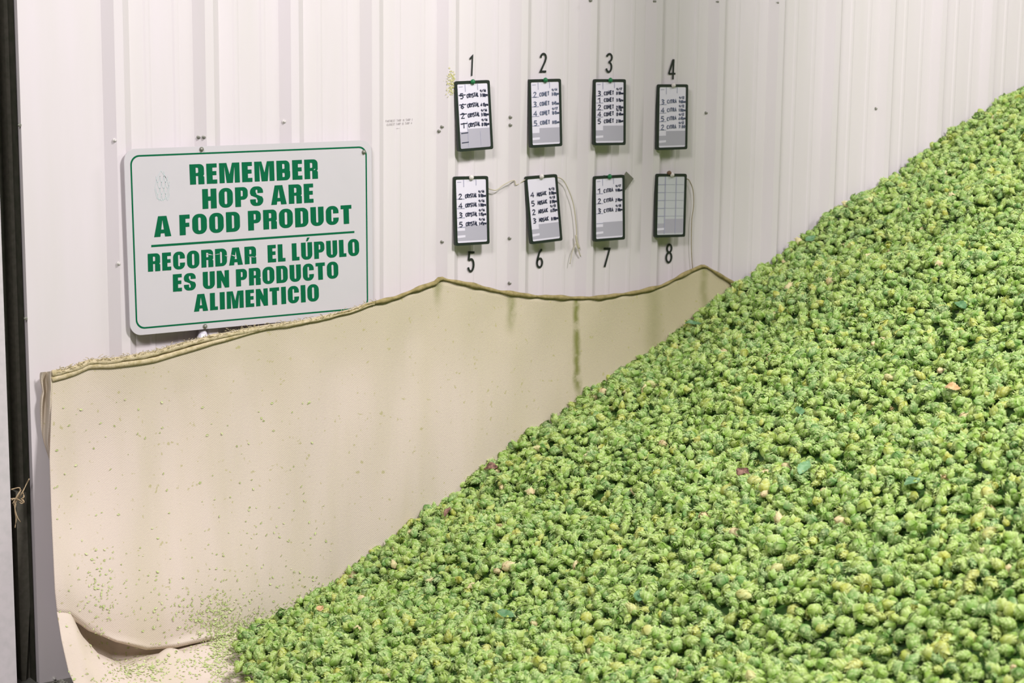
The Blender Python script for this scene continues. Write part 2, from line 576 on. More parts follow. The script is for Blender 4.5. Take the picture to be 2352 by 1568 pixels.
# ================================================================== the setting
def wall_profile():
    """(x, t) along the wall: trapezoid ribs every 0.3048 m, two low ribs on each pan"""
    fl, tp, hh = 0.031, 0.0145, 0.0264
    pts = [(2.066, 0.0)]
    for i in range(0, 24):
        c = RIB0 + i * PITCH_RIB
        pts += [(c - tp - fl, 0), (c - tp, hh), (c + tp, hh), (c + tp + fl, 0)]
        for o in (0.104, 0.201):
            pts += [(c + o - 0.012, 0), (c + o - 0.005, 0.0025), (c + o + 0.005, 0.0025), (c + o + 0.012, 0)]
    return sorted(pts)


PROF = wall_profile()
_px, _pt = [p[0] for p in PROF], [p[1] for p in PROF]


def wall_t(x):
    return interp(x, _px, _pt)


def on_wall(px, py, extra=0.0):
    t = 0.0
    for _ in range(4):
        P = unp(px, py, t + extra)
        t = wall_t(P.x)
    return unp(px, py, t + extra)


mb = MB()
ZT = 4.2
vs = []
for x, t in PROF:
    vs += [(x, -t, 0.0), (x, -t, ZT)]
fs = [(2 * i, 2 * i + 2, 2 * i + 3, 2 * i + 1) for i in range(len(PROF) - 1)]
mb.add(vs, fs)
xe = PROF[-1][0]
mb.add([(2.066, 0, 0), (2.066, 0, ZT), (2.066, 0.09, ZT), (2.066, 0.09, 0), (xe, 0.09, 0), (xe, 0.09, ZT)], [(0, 1, 2, 3), (3, 2, 5, 4)])
wall = tag(mb.build('wall_back', M['wall']), 'white ribbed steel wall panel', kind='structure')

fl = MB()
fl.box((-3, -7.5, -0.15), (xe, 0.4, 0.0))
tag(fl.build('floor', M['floor']), kind='structure')

# light grey panel and dark steel column at the far left
e0, e1 = unp(0, 480, 0.03), unp(40, 1568, 0.03)
xl = (e0.x + e1.x) / 2
mb = MB()
mb.box((0.9, -0.03, 0), (xl, 0.05, ZT))
tag(mb.build('wall_left', M['left_panel']), kind='structure')

col = empty('steel_column', (2.0, 0.1, 0))
tag(col, 'dark steel column in the gap between the grey panel and the white ribbed wall', 'column')
mb = MB()
xr = 2.062
mb.add([(xl - 0.06, 0.10, 0), (xl - 0.06, 0.10, ZT), (xr, 0.10, ZT), (xr, 0.10, 0), (xr, 0.02, 0), (xr, 0.02, ZT), (xl - 0.06, 0.16, 0), (xl - 0.06, 0.16, ZT), (xr, 0.16, ZT), (xr, 0.16, 0)],
       [(0, 3, 2, 1), (3, 4, 5, 2), (6, 7, 8, 9), (0, 1, 7, 6), (1, 2, 8, 7)])
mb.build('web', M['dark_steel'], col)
mb = MB()
p0, p1 = unp(8, 0, -0.07), unp(29, 0, -0.07)
mb.add([(p0.x, 0.07, 0.0), (p1.x, 0.07, 0.0), (p1.x, 0.07, ZT), (p0.x, 0.07, ZT), (p0.x - .008, 0.10, 0.0), (p1.x + .008, 0.10, 0.0), (p1.x + .008, 0.10, ZT), (p0.x - .008, 0.10, ZT)],
       [(0, 1, 2, 3), (4, 0, 3, 7), (1, 5, 6, 2), (4, 5, 1, 0)])
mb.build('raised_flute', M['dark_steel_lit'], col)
mb = MB()
g = [unp(36, 1130, -0.05), unp(82, 1130, -0.05), unp(60, 1568, -0.05), unp(50, 1568, -0.05)]
mb.add(g + [v + Vector((0, 0.05, 0)) for v in g], [(0, 3, 2, 1), (0, 1, 5, 4), (1, 2, 6, 5), (2, 3, 7, 6), (3, 0, 4, 7)])
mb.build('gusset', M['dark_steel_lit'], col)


# box added out of view above the heap to shade a wall band
mb = MB()
mb.box((4.04, -2.85, 3.82), (4.38, -2.40, 5.6))
mb.box((4.02, -2.89, 3.78), (4.40, -2.36, 3.86))
tag(mb.build('added_shade_box', M['dark_steel']), kind='structure')

# screws of the wall sheet
SCREWS = [(263, 322), (456, 315), (468, 315), (652, 279), (1008, 301), (1015, 291), (1172, 269), (1172, 287), (1015, 555), (1170, 547), (1621, 259),
          (2011, 249), (272, 605), (1170, 650), (1356, 1), (1503, 3), (1647, 4), (1785, 6), (1911, 9), (2034, 10), (2155, 12), (2266, 15), (124, 1557)]
for k, (px, py) in enumerate(SCREWS):
    P = on_wall(px, py)
    mb = MB()
    mb.lathe(P + Vector((0, 0.002, 0)), (0, -1, 0), [(0, 0.0062), (0.0028, 0.0062), (0.0034, 0.004)], 12)
    mb.lathe(P + Vector((0, -0.0005, 0)), (0, -1, 0), [(0, 0.0042), (0.0068, 0.0038), (0.0078, 0.0025)], 6)
    mb.build('screw', M['screw_white'] if k in (0, 3, 12, 22) else M['screw'], wall)
for px, py in ((45, 287), (59, 731)):
    P = unp(px, py, -0.02)
    P.x = min(P.x, 2.058)
    mb = MB()
    mb.lathe(unp(px, py, 0.0) + Vector((0, 0.002, 0)), (0, -1, 0), [(0, 0.006), (0.004, 0.0055), (0.006, 0.003)], 8)
    mb.build('screw', M['screw'], wall)

# ================================================================== the big sign
T_SIGN = 0.046
SQ = [unp(284.2, 342.7, T_SIGN), unp(853.5, 321.6, T_SIGN), unp(857.0, 720.0, T_SIGN), unp(299.6, 771.5, T_SIGN)]
SW = ((SQ[1] - SQ[0]).length + (SQ[2] - SQ[3]).length) / 2
SH = ((SQ[0] - SQ[3]).length + (SQ[1] - SQ[2]).length) / 2
sign = empty('food_safety_sign', SQ[3] * 0.5 + SQ[2] * 0.5)
tag(sign, 'large white sign with green bilingual hop reminder screwed to the ribbed wall', 'sign')


def S2(dy):
    def f(x, y):
        p = bil(SQ, x / SW, y / SH)
        return p + Vector((0, -dy, 0))
    return f


mb = MB()
lp = rrect(0, 0, SW, SH, 0.038, 10)
n = len(lp)
f0, f1 = S2(0.0), S2(-0.005)
mb.add([f0(*p) for p in lp] + [f1(*p) for p in lp], [tuple(range(n)), tuple(range(2 * n - 1, n - 1, -1))] + [(i, n + i, n + (i + 1) % n, (i + 1) % n) for i in range(n)])
mb.build('panel', M['sign_white'], sign)
mb = MB()
i0, bw = 0.0195, 0.0052
put(mb, [poly([rrect(i0, i0, SW - i0, SH - i0, 0.03, 10), rrect(i0 + bw, i0 + bw, SW - i0 - bw, SH - i0 - bw, 0.026, 10)])], S2(0.0006))
mb.build('border', M['sign_green'], sign)


def cpx(x, y):          # coordinates read off an enlarged view of the sign
    return 270 + x / 3.136, 300 + y / 3.136


def line_quad(tl, tr, br, bl):
    return [unp(*cpx(*p), T_SIGN + 0.0007) for p in (tl, tr, br, bl)]


LINES = [('REMEMBER', (517, 243), (1440, 205), (1444, 345), (523, 389)), ('HOPS ARE', (609, 421), (1408, 380), (1412, 517), (613, 564)),
         ('A FOOD PRODUCT', (260, 618), (1684, 534), (1688, 668), (264, 767)), ('RECORDAR  EL LÚPULO', (217, 887), (1738, 777), (1742, 899), (220, 1016)),
         ('ES UN PRODUCTO', (398, 1035), (1588, 940), (1592, 1062), (400, 1160)), ('ALIMENTICIO', (549, 1180), (1448, 1102), (1452, 1226), (551, 1304))]
for text, *q in LINES:
    Q = line_quad(*q)
    gs, x = [[]], 0.0
    for ch in text:
        w, shapes = heavy(ch)
        if ch == ' ':
            gs.append([])
        else:
            gs[-1].append((x, shapes))
        x += w + (17 if ch != ' ' else 8)
    tot = x - 17
    for word, letters in zip(text.split(' '), gs):
        if not letters:
            continue
        mb = MB()
        for gx, shapes in letters:
            for si, shp in enumerate(shapes):
                put(mb, [shp], lambda a, b, gx=gx, si=si: bil(Q, (gx + a) / tot, b / H_) + Vector((0, -0.00012 * si, 0)))
        tag(mb.build('lettering', M['sign_green'], sign), 'green word ' + word.lower())
mb = MB()
Q = line_quad((243, 823), (1706, 722), (1706, 736), (243, 839))
mb.add(Q, [(0, 3, 2, 1)])
mb.build('divider_line', M['sign_green'], sign)
# faint hop-cone print at the upper left
mb = MB()
EQ = line_quad((262, 290), (376, 285), (378, 500), (262, 505))
strokes = [[(.45, 1), (.2, .75), (.05, .4), (.2, .08), (.5, 0), (.85, .1), (.97, .4), (.8, .72), (.45, 1)]]
for r in range(4):
    y = .72 - r * .2
    for k in range(3):
        cx = .25 + .25 * k + (0.1 if r % 2 else 0)
        strokes.append([(cx - .13, y + .1), (cx - .07, y - .06), (cx, y - .12), (cx + .08, y - .05), (cx + .13, y + .1)])
strokes.append([(.62, .98), (.66, .86), (.78, .72)])
put(mb, [ribbon(s, 0.022) for s in strokes], lambda a, b: bil(EQ, a, b))
tag(mb.build('faded_emblem', M['emblem'], sign), 'worn pale mint hop cone print')
# scratches through the word on the fourth line
for (x0, y0, x1, y1, w) in ((640, 888, 690, 896, 7), (700, 893, 745, 886, 4), (770, 898, 800, 905, 6), (815, 893, 862, 908, 8), (940, 905, 1000, 912, 4), (1412, 283, 1425, 276, 8)):
    mb = MB()
    a, b = unp(*cpx(x0, y0), T_SIGN + 0.0014), unp(*cpx(x1, y1), T_SIGN + 0.0014)
    d = Vector((0, 0, w / 3.136 / 750))
    m_ = (a + b) / 2
    mb.add([a, m_ - d * 0.5, b, m_ + d * 0.5], [(0, 1, 2, 3)])
    mb.build('scratch', M['sign_white'], sign)
for px, py in ((462.5, 342.5), (835, 349), (470.5, 749)):
    P = unp(px, py, T_SIGN)
    mb = MB()
    mb.lathe(P + Vector((0, 0.03, 0)), (0, -1, 0), [(0, 0.0035), (0.029, 0.0035), (0.0291, 0.0075), (0.0325, 0.0075), (0.0326, 0.0048), (0.038, 0.0045), (0.039, 0.003)], 12)
    mb.build('screw', M['screw'], sign)
# added white cone, painting the lit rib under the lower screw
mb = MB()
P = unp(470, 763, 0.040)
mb.lathe(P + Vector((0, 0.014, -0.006)), (0, 0, -1), [(-0.012, 0.011), (0.0, 0.014), (0.012, 0.019), (0.016, 0.018)], 14)
tag(mb.build('lit_rib_shape', M['board'], sign), 'white tapered shape for the lit rib below the sign')

# ================================================================== numbered whiteboards
BOARDS = [
    # outer corners tl, tr, br, bl in the photograph; rows; pin colour; label
    dict(n='1', q=[(1043.9, 187), (1124, 183.6), (1132.5, 342), (1052.9, 348.6)], rows=[('5', 'CRYSTAL', '3:30pm', '9/16'), ('6', 'CRYSTAL', '4:15pm', ''), ('2', 'CRYSTAL', '3:30pm', '9/16'), ('1', 'CRYSTAL', '8:30pm', '9/16')],
         y0=.82, dy=.152, pin='pin_green', marks=True, grey=.30, ink='ink', label='framed whiteboard below numeral 1, with dashed black marks down its left column', cols=True),
    dict(n='2', q=[(1213.6, 182.5), (1287.9, 180.7), (1291, 335.4), (1218, 339.6)], rows=[('2', 'COMET', '3:30pm', '9/14'), ('3', 'COMET', '11:45am', ''), ('4', 'COMET', '10:15am', '9/17'), ('5', 'COMET', '8:55am', '')],
         y0=.81, dy=.152, pin='pin_green', grey=.265, ink='ink_faint', label='framed whiteboard below numeral 2, four rows of writing under a green pin', cols=True),
    dict(n='3', q=[(1363, 181.8), (1437, 181.8), (1436.4, 332.9), (1363, 334)], rows=[('3', 'COMET', '8:30am', '9/17'), ('1', 'COMET', '3:15pm', ''), ('2', 'COMET', '2:30pm', ''), ('4', 'COMET', '12:40am', '9/16'), ('5', 'COMET', '2:30am', '')],
         y0=.82, dy=.115, pin='pin_green', grey=.28, ink='ink', label='framed whiteboard below numeral 3, five tight rows of writing', cols=True),
    dict(n='4', q=[(1510, 193.6), (1580, 193.6), (1578, 342.5), (1507.9, 345)], rows=[('3', 'CITRA', '9:00am', '9/12'), ('4', 'CITRA', '1:30pm', '9/12'), ('5', 'CITRA', '4:45pm', '9/12'), ('2', 'CITRA', '7:30', '9/12')],
         y0=.76, dy=.14, pin='pin_white', grey=.27, ink='ink_faint', label='framed whiteboard below numeral 4, hung lowest of the upper row', cols=True),
    dict(n='5', q=[(1041, 405.7), (1120.7, 404), (1124, 560), (1045.7, 564.6)], rows=[('2', 'CRYSTAL', '11:30am', '9/16'), ('4', 'CRYSTAL', '1:30pm', '9/16'), ('3', 'CRYSTAL', '1:15pm', '9/16'), ('5', 'CRYSTAL', '1:45pm', '9/16')],
         y0=.74, dy=.148, pin='pin_white', grey=.265, ink='ink', label='framed whiteboard above numeral 5, twine leading off its side', cols=True),
    dict(n='6', q=[(1205, 405.7), (1279, 399.6), (1291.4, 552), (1219, 561)], rows=[('4', 'MOSAIC', '8:30pm', '9/13'), ('5', 'MOSAIC', '8:30pm', '9/13'), ('2', 'MOSAIC', '6:25pm', '9/13'), ('3', 'MOSAIC', '8:30pm', '')],
         y0=.75, dy=.138, pin='pin_white', grey=.265, ink='ink', label='tilted framed whiteboard above numeral 6, twine on both sides', cols=False),
    dict(n='7', q=[(1362.9, 405), (1434, 401), (1435, 549.6), (1364, 555)], rows=[('1', 'CITRA', '9:00am', '9/17'), ('2', 'CITRA', '2:30pm', ''), ('3', 'CITRA', '2:30pm', '9/18')],
         y0=.80, dy=.165, pin='pin_green', grey=.27, ink='ink', label='framed whiteboard above numeral 7, grey card poking out behind', cols=True),
    dict(n='8', q=[(1506.8, 399), (1577, 399), (1572.9, 543.6), (1504, 545.4)], rows=[], y0=.8, dy=.15, pin='pin_white', grey=.27, ink='ink_faint', blank=True, label='blank ruled framed whiteboard above numeral 8', cols=True),
]
M['board_dull'] = mat('unwritten_board_face', (0.53, 0.54, 0.565), 0.35)
for bd in BOARDS:
    tt, tb = 0.031, 0.047
    (a, b, c, d) = bd['q']
    Q = [unp(*a, tt), unp(*b, tt), unp(*c, tb), unp(*d, tb)]
    root = empty('whiteboard', (Q[2] + Q[3]) / 2)
    tag(root, bd['label'], 'whiteboard', 'numbered whiteboards on the wall')
    w = (Q[1] - Q[0]).length
    h = (Q[0] - Q[3]).length

    def bf(off, Q=Q, w=w, h=h):
        return lambda x, y: bil(Q, x / w, y / h) + Vector((0, -off, 0))
    # frame: ring with a front, inner lip and outer side
    o = rrect(0, 0, w, h, 0.007, 4)
    bwid = 0.0095
    i_ = rrect(bwid, bwid, w - bwid, h - bwid, 0.005, 4)
    n = len(o)
    mb = MB()
    fr, bk, mid = bf(0.002), bf(-0.010), bf(-0.001)
    mb.add([fr(*p) for p in o] + [fr(*p) for p in i_] + [mid(*p) for p in i_] + [bk(*p) for p in o],
           [f for i in range(n) for j in ((i + 1) % n,) for f in ((i, j, n + j, n + i), (n + i, n + j, 2 * n + j, 2 * n + i), (3 * n + i, 3 * n + j, j, i))])
    mb.build('frame', M['frame'], root)
    mb = MB()
    p1, p2 = bf(0.0), bf(-0.0085)
    lp = rrect(0.005, 0.005, w - 0.005, h - 0.005, 0.003, 3)
    k = len(lp)
    mb.add([p1(*p) for p in lp] + [p2(*p) for p in lp], [tuple(range(k)), tuple(range(2 * k - 1, k - 1, -1))])
    mb.build('panel', M['board_dull'] if bd.get('blank') else M['board'], root)
    uf = lambda off, w=w, h=h, Q=Q: (lambda x, y: bil(Q, (bwid + x * (w - 2 * bwid)) / w, (bwid + y * (h - 2 * bwid)) / h) + Vector((0, -off, 0)))
    # grey lower card with its stepped top
    gy = bd['grey']
    mb = MB()
    if bd['n'] == '1':
        put(mb, [poly([[(0, 0), (1, 0), (1, gy), (.27, gy), (.27, gy - .04), (0, gy - .04)]])], uf(0.0004))
    else:
        put(mb, [poly([[(0, 0.03), (1, 0.03), (1, gy), (.27, gy), (.27, gy - .075), (0, gy - .075)]])], uf(0.0004))
    mb.build('grey_card', M['board_grey'], root)
    mb = MB()
    if bd['n'] != '1':
        put(mb, [poly([[(0, .075), (.27, .085), (.27, .12), (0, .115)]])], uf(0.0008))
        mb.build('white_patch', M['board'], root)
    # printed column rules
    mb = MB()
    ln = []
    if bd.get('blank'):
        ln = [ribbon([(.28, 0.02), (.28, 1)], .035), ribbon([(.69, 0.02), (.69, 1)], .03)] + [ribbon([(0, .86 - k * .135), (.28, .86 - k * .135)], .012) for k in range(5)] + [ribbon([(.28, .86 - k * .135), (1, .86 - k * .135)], .004) for k in range(5)]
    elif bd['cols']:
        ln = [ribbon([(.26, .88), (.26, 1)], .02), ribbon([(.67, .90), (.67, 1)], .02), ribbon([(.05, .955), (.18, .957)], .008)]
        if bd['n'] == '1':
            ln += [ribbon([(.27, .02), (.265, .42)], .014), ribbon([(.68, .03), (.68, .26)], .01)]
        ln += [ribbon([(.02, bd['y0'] - .05 - k * bd['dy']), (.27, bd['y0'] - .05 - k * bd['dy'])], .012) for k in range(4)] if bd['n'] != '1' else []
    for one in ln:
        mb = MB()
        put(mb, [one], uf(0.0010))
        mb.build('grid_line', M['grid'], root)
    asp = (w - 2 * bwid) / (h - 2 * bwid)
    ff = uf(0.0014)

    def tf(x, y):
        return ff(x / asp, y)
    for r, (num, name, time_, date) in enumerate(bd['rows']):
        y = bd['y0'] - r * bd['dy'] - 0.035
        mb = MB()
        put(mb, stroke_text(num, .075 * asp, y - .012, .23 * asp, .078, .0145, .03), tf)
        put(mb, stroke_text(name, .30 * asp, y, (.66 if len(name) < 7 else .70) * asp, .058, .0155, .07, .06), tf)
        put(mb, stroke_text(time_, .74 * asp, y + .006, .995 * asp, .044, .0145, .07, .05), tf)
        if date:
            put(mb, stroke_text(date, .74 * asp, y + .075, .95 * asp, .036, .0125, .07, .05), tf)
        mb.build('handwriting', M[bd['ink']], root)
    if bd.get('marks'):
        for k in range(6):
            yy = .825 - k * .147
            mb = MB()
            put(mb, [ribbon([(.03 + .004 * k, yy), (.26 + .004 * k, yy + .006)], .013)], ff)
            mb.build('dash_mark', M['ink'], root)
    # push pin through the top of the frame
    P = bil(Q, .5, .985)
    mb = MB()
    mb.lathe(P + Vector((0, tt, 0)), (0, -1, 0), [(0, 0.003), (tt + 0.001, 0.003), (tt + 0.002, 0.0085), (tt + 0.006, 0.0095), (tt + 0.011, 0.006), (tt + 0.013, 0.003)], 12)
    tag(mb.build('push_pin', M[bd['pin']], root), ('green' if 'green' in bd['pin'] else 'white') + ' push pin')
    if bd['n'] == '8':
        mb = MB()
        mb.lathe(bil(Q, .42, 1.015) + Vector((0, 0.006, 0)), (0, -1, 0), [(0, .006), (.008, .009), (.014, .006), (.016, .003)], 8)
        tag(mb.build('clip', M['pin_brown'], root), 'brown clip')

# grey card behind board 7
mb = MB()
q = [unp(x, y, 0.012) for x, y in ((1436, 398), (1439, 394), (1455.5, 410), (1437, 436), (1428, 420))]
mb.add(q + [v + Vector((0, 0.002, 0)) for v in q], [(0, 4, 3, 2, 1), (5, 6, 7, 8, 9)] + [(i, (i + 1) % 5, 5 + (i + 1) % 5, 5 + i) for i in range(5)])
tag(mb.build('card_tag', M['tag']), 'small dark grey card sticking out behind the whiteboard above numeral 7', 'card')

# ================================================================== numerals on the wall


def numeral(n):
    """stroke paths in a box 0.40 x 1"""
    w, h, s = .40, 1.0, .052
    c = w / 2
    rx = c - s
    if n == '1':
        return [[(.08, .80), (.26, .95), (.26, 0.0)]]
    if n == '2':
        return [arc(c, 1 - s - .2, rx, .2, 180, -20, 10) + [(c + rx * .7, .55), (s + .02, s), (w, s)]]
    if n == '3':
        return [arc(c, 1 - s - .19, rx, .19, 165, -70, 10) + [(c + .02, .53), (c - .04, .53)], [(c - .04, .53), (c + .02, .53)] + arc(c, s + .22, rx, .24, 70, -165, 10)]
    if n == '4':
        return [[(.27, 1.0), (.27, 0)], [(.25, 1.0), (.05, .32), (.05, .27)], [(.03, .28), (.40, .28)]]
    if n == '5':
        return [[(.37, 1 - s), (.08, 1 - s), (.07, .56)], [(.07, .56)] + arc(c, s + .27, rx, .30, 120, -160, 12)]
    if n == '6':
        return [arc(c, s + .21, rx, .23, 90, 450, 14), [(.29, 1 - s), (.16, .78), (.07, .45), (s, .26)]]
    if n == '7':
        return [[(.02, 1 - s), (.36, 1 - s), (.12, 0)]]
    return [arc(c, 1 - s - .19, rx * .86, .20, -90, 270, 14), arc(c, s + .24, rx, .255, 90, 450, 14)]


NUM = [('1', 1076, 1089, 126, 174, 'above the whiteboard with dashed marks'), ('2', 1239.5, 1255.7, 121, 166.5, 'above the second upper whiteboard'), ('3', 1391, 1407, 121.5, 166.5, 'above the whiteboard with five rows'),
       ('4', 1535, 1552, 136, 182, 'above the lowest upper whiteboard'), ('5', 1073.5, 1090.5, 577, 624, 'under the first lower whiteboard'), ('6', 1232, 1248, 570, 615, 'under the tilted whiteboard'),
       ('7', 1384.8, 1401, 568.7, 613, 'under the whiteboard with the grey card'), ('8', 1528.6, 1544.8, 559.5, 604, 'under the blank whiteboard')]
for n, x0, x1, y0, y1, where in NUM:
    mb = MB()
    lean = 2.0 if n in '12345678' else 0
    mw = MB()

    def nf(t):
        return lambda a, b: unp(x0 + a / .40 * (x1 - x0) + (b - .5) * lean, y1 + (y0 - y1) * b, t)
    for st in numeral(n):
        dn = []
        for p, q in zip(st[:-1], st[1:]):
            kk = max(1, int(math.dist(p, q) / .05))
            dn += [(p[0] + (q[0] - p[0]) * i / kk, p[1] + (q[1] - p[1]) * i / kk) for i in range(kk)]
        dn.append(st[-1])
        vs, fs = ribbon(dn, .104 if n != '4' else .09)
        P = [on_wall(*[(x0 + v[0] / .40 * (x1 - x0) + (v[1] - .5) * lean), y1 + (y0 - y1) * v[1]][:2], 0.0035) for v in vs]
        mb.add(P, fs)
    tag(mb.build('wall_numeral', M['black']), f'black numeral {n} on the white wall {where}', 'numeral', 'black numerals on the wall')

# tiny faint printed note
mb = MB()
for text, xa, ya, xb, yb, hpx in (('FARTHEST TARP IS TARP 1', 886, 280.5, 948, 276.5, 4.6), ('CLOSEST TARP IS TARP 4', 888.5, 288.5, 947, 284.5, 4.6), ('<--', 910.5, 296.5, 919.5, 295.8, 3.6)):
    put(mb, stroke_text(text, 0, 0, 1, 1, .0), lambda a, b: Vector((0, 0, 0))) if False else None
    L_ = xb - xa
    for vs, fs in stroke_text(text, 0, 0, L_, hpx, 0.75):
        mb.add([on_wall(xa + v[0], ya + (yb - ya) * v[0] / L_ - v[1], 0.0010) for v in vs], fs)
tag(mb.build('printed_note', M['faint_print']), 'tiny faint grey printed note on the wall between the sign and the whiteboards', 'note')

# patch of hop residue stuck beside the first whiteboard


def leaf_shape(L, W, curl=0.2):
    """small cupped petal: 9 verts, 4 quads, along +x, up +z"""
    vs = []
    for a, w in ((0, .35), (.5, 1.0), (1, .08)):
        for b in (-1, 0, 1):
            vs.append(Vector((a * L, b * w * W / 2, curl * L * (a * a) + abs(b) * W * .18 * w)))
    return vs, [(0, 3, 4, 1), (1, 4, 5, 2), (3, 6, 7, 4), (4, 7, 8, 5)]


def rand_rot():
    return Matrix.Rotation(random.uniform(0, 2 * PI), 3, 'Z') @ Matrix.Rotation(random.uniform(-.7, .7), 3, 'X') @ Matrix.Rotation(random.uniform(-.6, .6), 3, 'Y')


WALLROT = Matrix.Rotation(PI / 2, 3, 'X')       # local +z -> out of the wall (-Y)
mb = MB()
for k in range(120):
    px = random.gauss(1036, 7)
    py = random.gauss(191, 14)
    if py < 188 and px > 1044:
        continue
    if px > 1050:
        continue
    P = on_wall(px, py, 0.001)
    vs, fs = leaf_shape(random.uniform(.003, .008), random.uniform(.003, .006), .25)
    R = WALLROT @ Matrix.Rotation(random.uniform(0, 2 * PI), 3, 'Z')
    mb.add([P + R @ v for v in vs], fs)
tag(mb.build('hop_residue', M['residue'], smooth=True), 'yellow green hop residue smeared on the wall beside the first whiteboard', 'residue', kind='stuff')

# the strips under the boards are cast shadows, nothing is drawn for them
# twine
TW = [('twine', [(1122, 433.5), (1140, 436.5), (1156, 425), (1180, 414), (1186, 424.6), (1207, 412)], .0018, M['twine'], 'pale twine running between the two lower whiteboards above numerals 5 and 6'),
      ('twine', [(1280, 407.5), (1287, 409), (1297.5, 419), (1311.8, 451), (1319, 480), (1324, 526), (1324, 558), (1328, 572), (1333, 588)], .0020, M['twine'], 'pale twine hanging down past the tilted whiteboard to the numeral 6'),
      ('twine', [(1576, 411), (1582, 413), (1589.7, 429), (1593, 449), (1592.7, 476.8), (1588.7, 508), (1587.8, 567.7), (1590.7, 616)], .0017, M['twine_dark'], 'brown twine hanging beside the blank whiteboard down to the burlap')]
for name, pts, r, m, label in TW:
    mb = MB()
    P3 = []
    for p in pts:
        q = on_wall(p[0], p[1], 0.006)
        P3.append(unp(p[0], p[1], max(-q.y, 0.018)))
    mb.tube(spline(P3, 50), r, 6)
    if pts[0][0] == 1280:
        P3 = [unp(x, y, .018) for x, y in ((1324, 556), (1314, 580), (1309, 606))]
        mb.tube(spline(P3, 12), r * .8, 6)
        mb.tube(spline([unp(x, y, .018) for x, y in ((1323, 540), (1325, 556), (1330, 570))], 12), r * 2.2, 6)
    tag(mb.build(name, m, smooth=True), label, 'twine')

# straw caught on the column
root = MB()
for path in ([(26, 1123), (45, 1122), (40, 1140), (33, 1158)], [(66, 1098), (62, 1112), (52, 1130), (40, 1145)], [(25, 1147), (36, 1144), (46, 1148), (54, 1154)], [(34, 1150), (35, 1170), (38, 1186), (46, 1197)],
             [(48, 1143), (54, 1152), (50, 1156), (46, 1153)], [(30, 1158), (42, 1136), (48, 1124)], [(36, 1156), (36, 1175), (37, 1192), (35, 1210)], [(50, 1145), (55, 1140), (53, 1132)]):
    for k in range(2):
        pts = [unp(x + random.uniform(-2, 2), y + random.uniform(-2, 2), random.uniform(0.005, 0.03)) for x, y in path]
        root.tube(spline(pts, 14), lambda u: .0018 * (1 - .5 * u), 5)
tag(root.build('straw_tuft', M['straw'], smooth=True), 'tuft of dry straw fibres caught on the dark steel column', 'straw')

# ================================================================== burlap sheet
TOP = [(118, 853), (147, 847), (172, 840), (204, 826), (252, 823), (290, 816), (357, 805), (443, 781), (487, 768), (578.6, 752), (668, 738), (757, 721.6), (808, 710), (846, 693.6), (910, 679.5), (1000, 647.6),
       (1010, 636), (1024, 641), (1084, 653), (1151, 669), (1218, 678), (1307, 683), (1374, 681.5), (1450, 672), (1467, 669), (1515, 655), (1572, 629), (1614, 609), (1622, 611), (1649, 629), (1687, 652), (1760, 697), (1840, 735)]


def cloth_t(x):
    return 0.064 + 0.006 * math.cos((x - RIB0) / PITCH_RIB * 2 * PI)


TOPW = [unp(x, y, 0.066) for x, y in TOP]
_tx, _tz = [p.x for p in TOPW], [p.z for p in TOPW]
CX0, CX1 = _tx[0], _tx[-1]
STREAKS = []
for px, py0, py1, w, f in ((1317, 912, 690, .024, .95), (1168, 760, 676, .030, .65), (1003, 700, 650, .028, .6), (1610, 720, 612, .03, .5), (1493, 860, 660, .06, .30)):
    p = unp(px, py0, .056)
    q_ = unp(px, py1, .056)
    STREAKS.append((p.x, w, p.z - .03, q_.z, f))
M['cloth'] = cloth_material()

# fold at the lower left: pixel curves of the lip and of the lower shelf edge
LIPX = [100, 165, 200, 260, 330, 400, 470, 530, 600]
LIPY = [1400, 1408, 1440, 1468, 1483, 1476, 1460, 1456, 1466]
SHX = [100, 165, 182, 215, 265, 320, 400, 470, 530, 600]
SHY = [1401, 1411, 1466, 1512, 1535, 1519, 1501, 1482, 1463, 1468]
EDGEY = [850, 900, 1050, 1170, 1260, 1350, 1400, 1460, 1530, 1568, 1620]
EDGEX = [118, 119, 114, 118, 122, 126, 131, 141, 156, 172, 195]
NV_FACE, NV = 46, 84
NU = 260


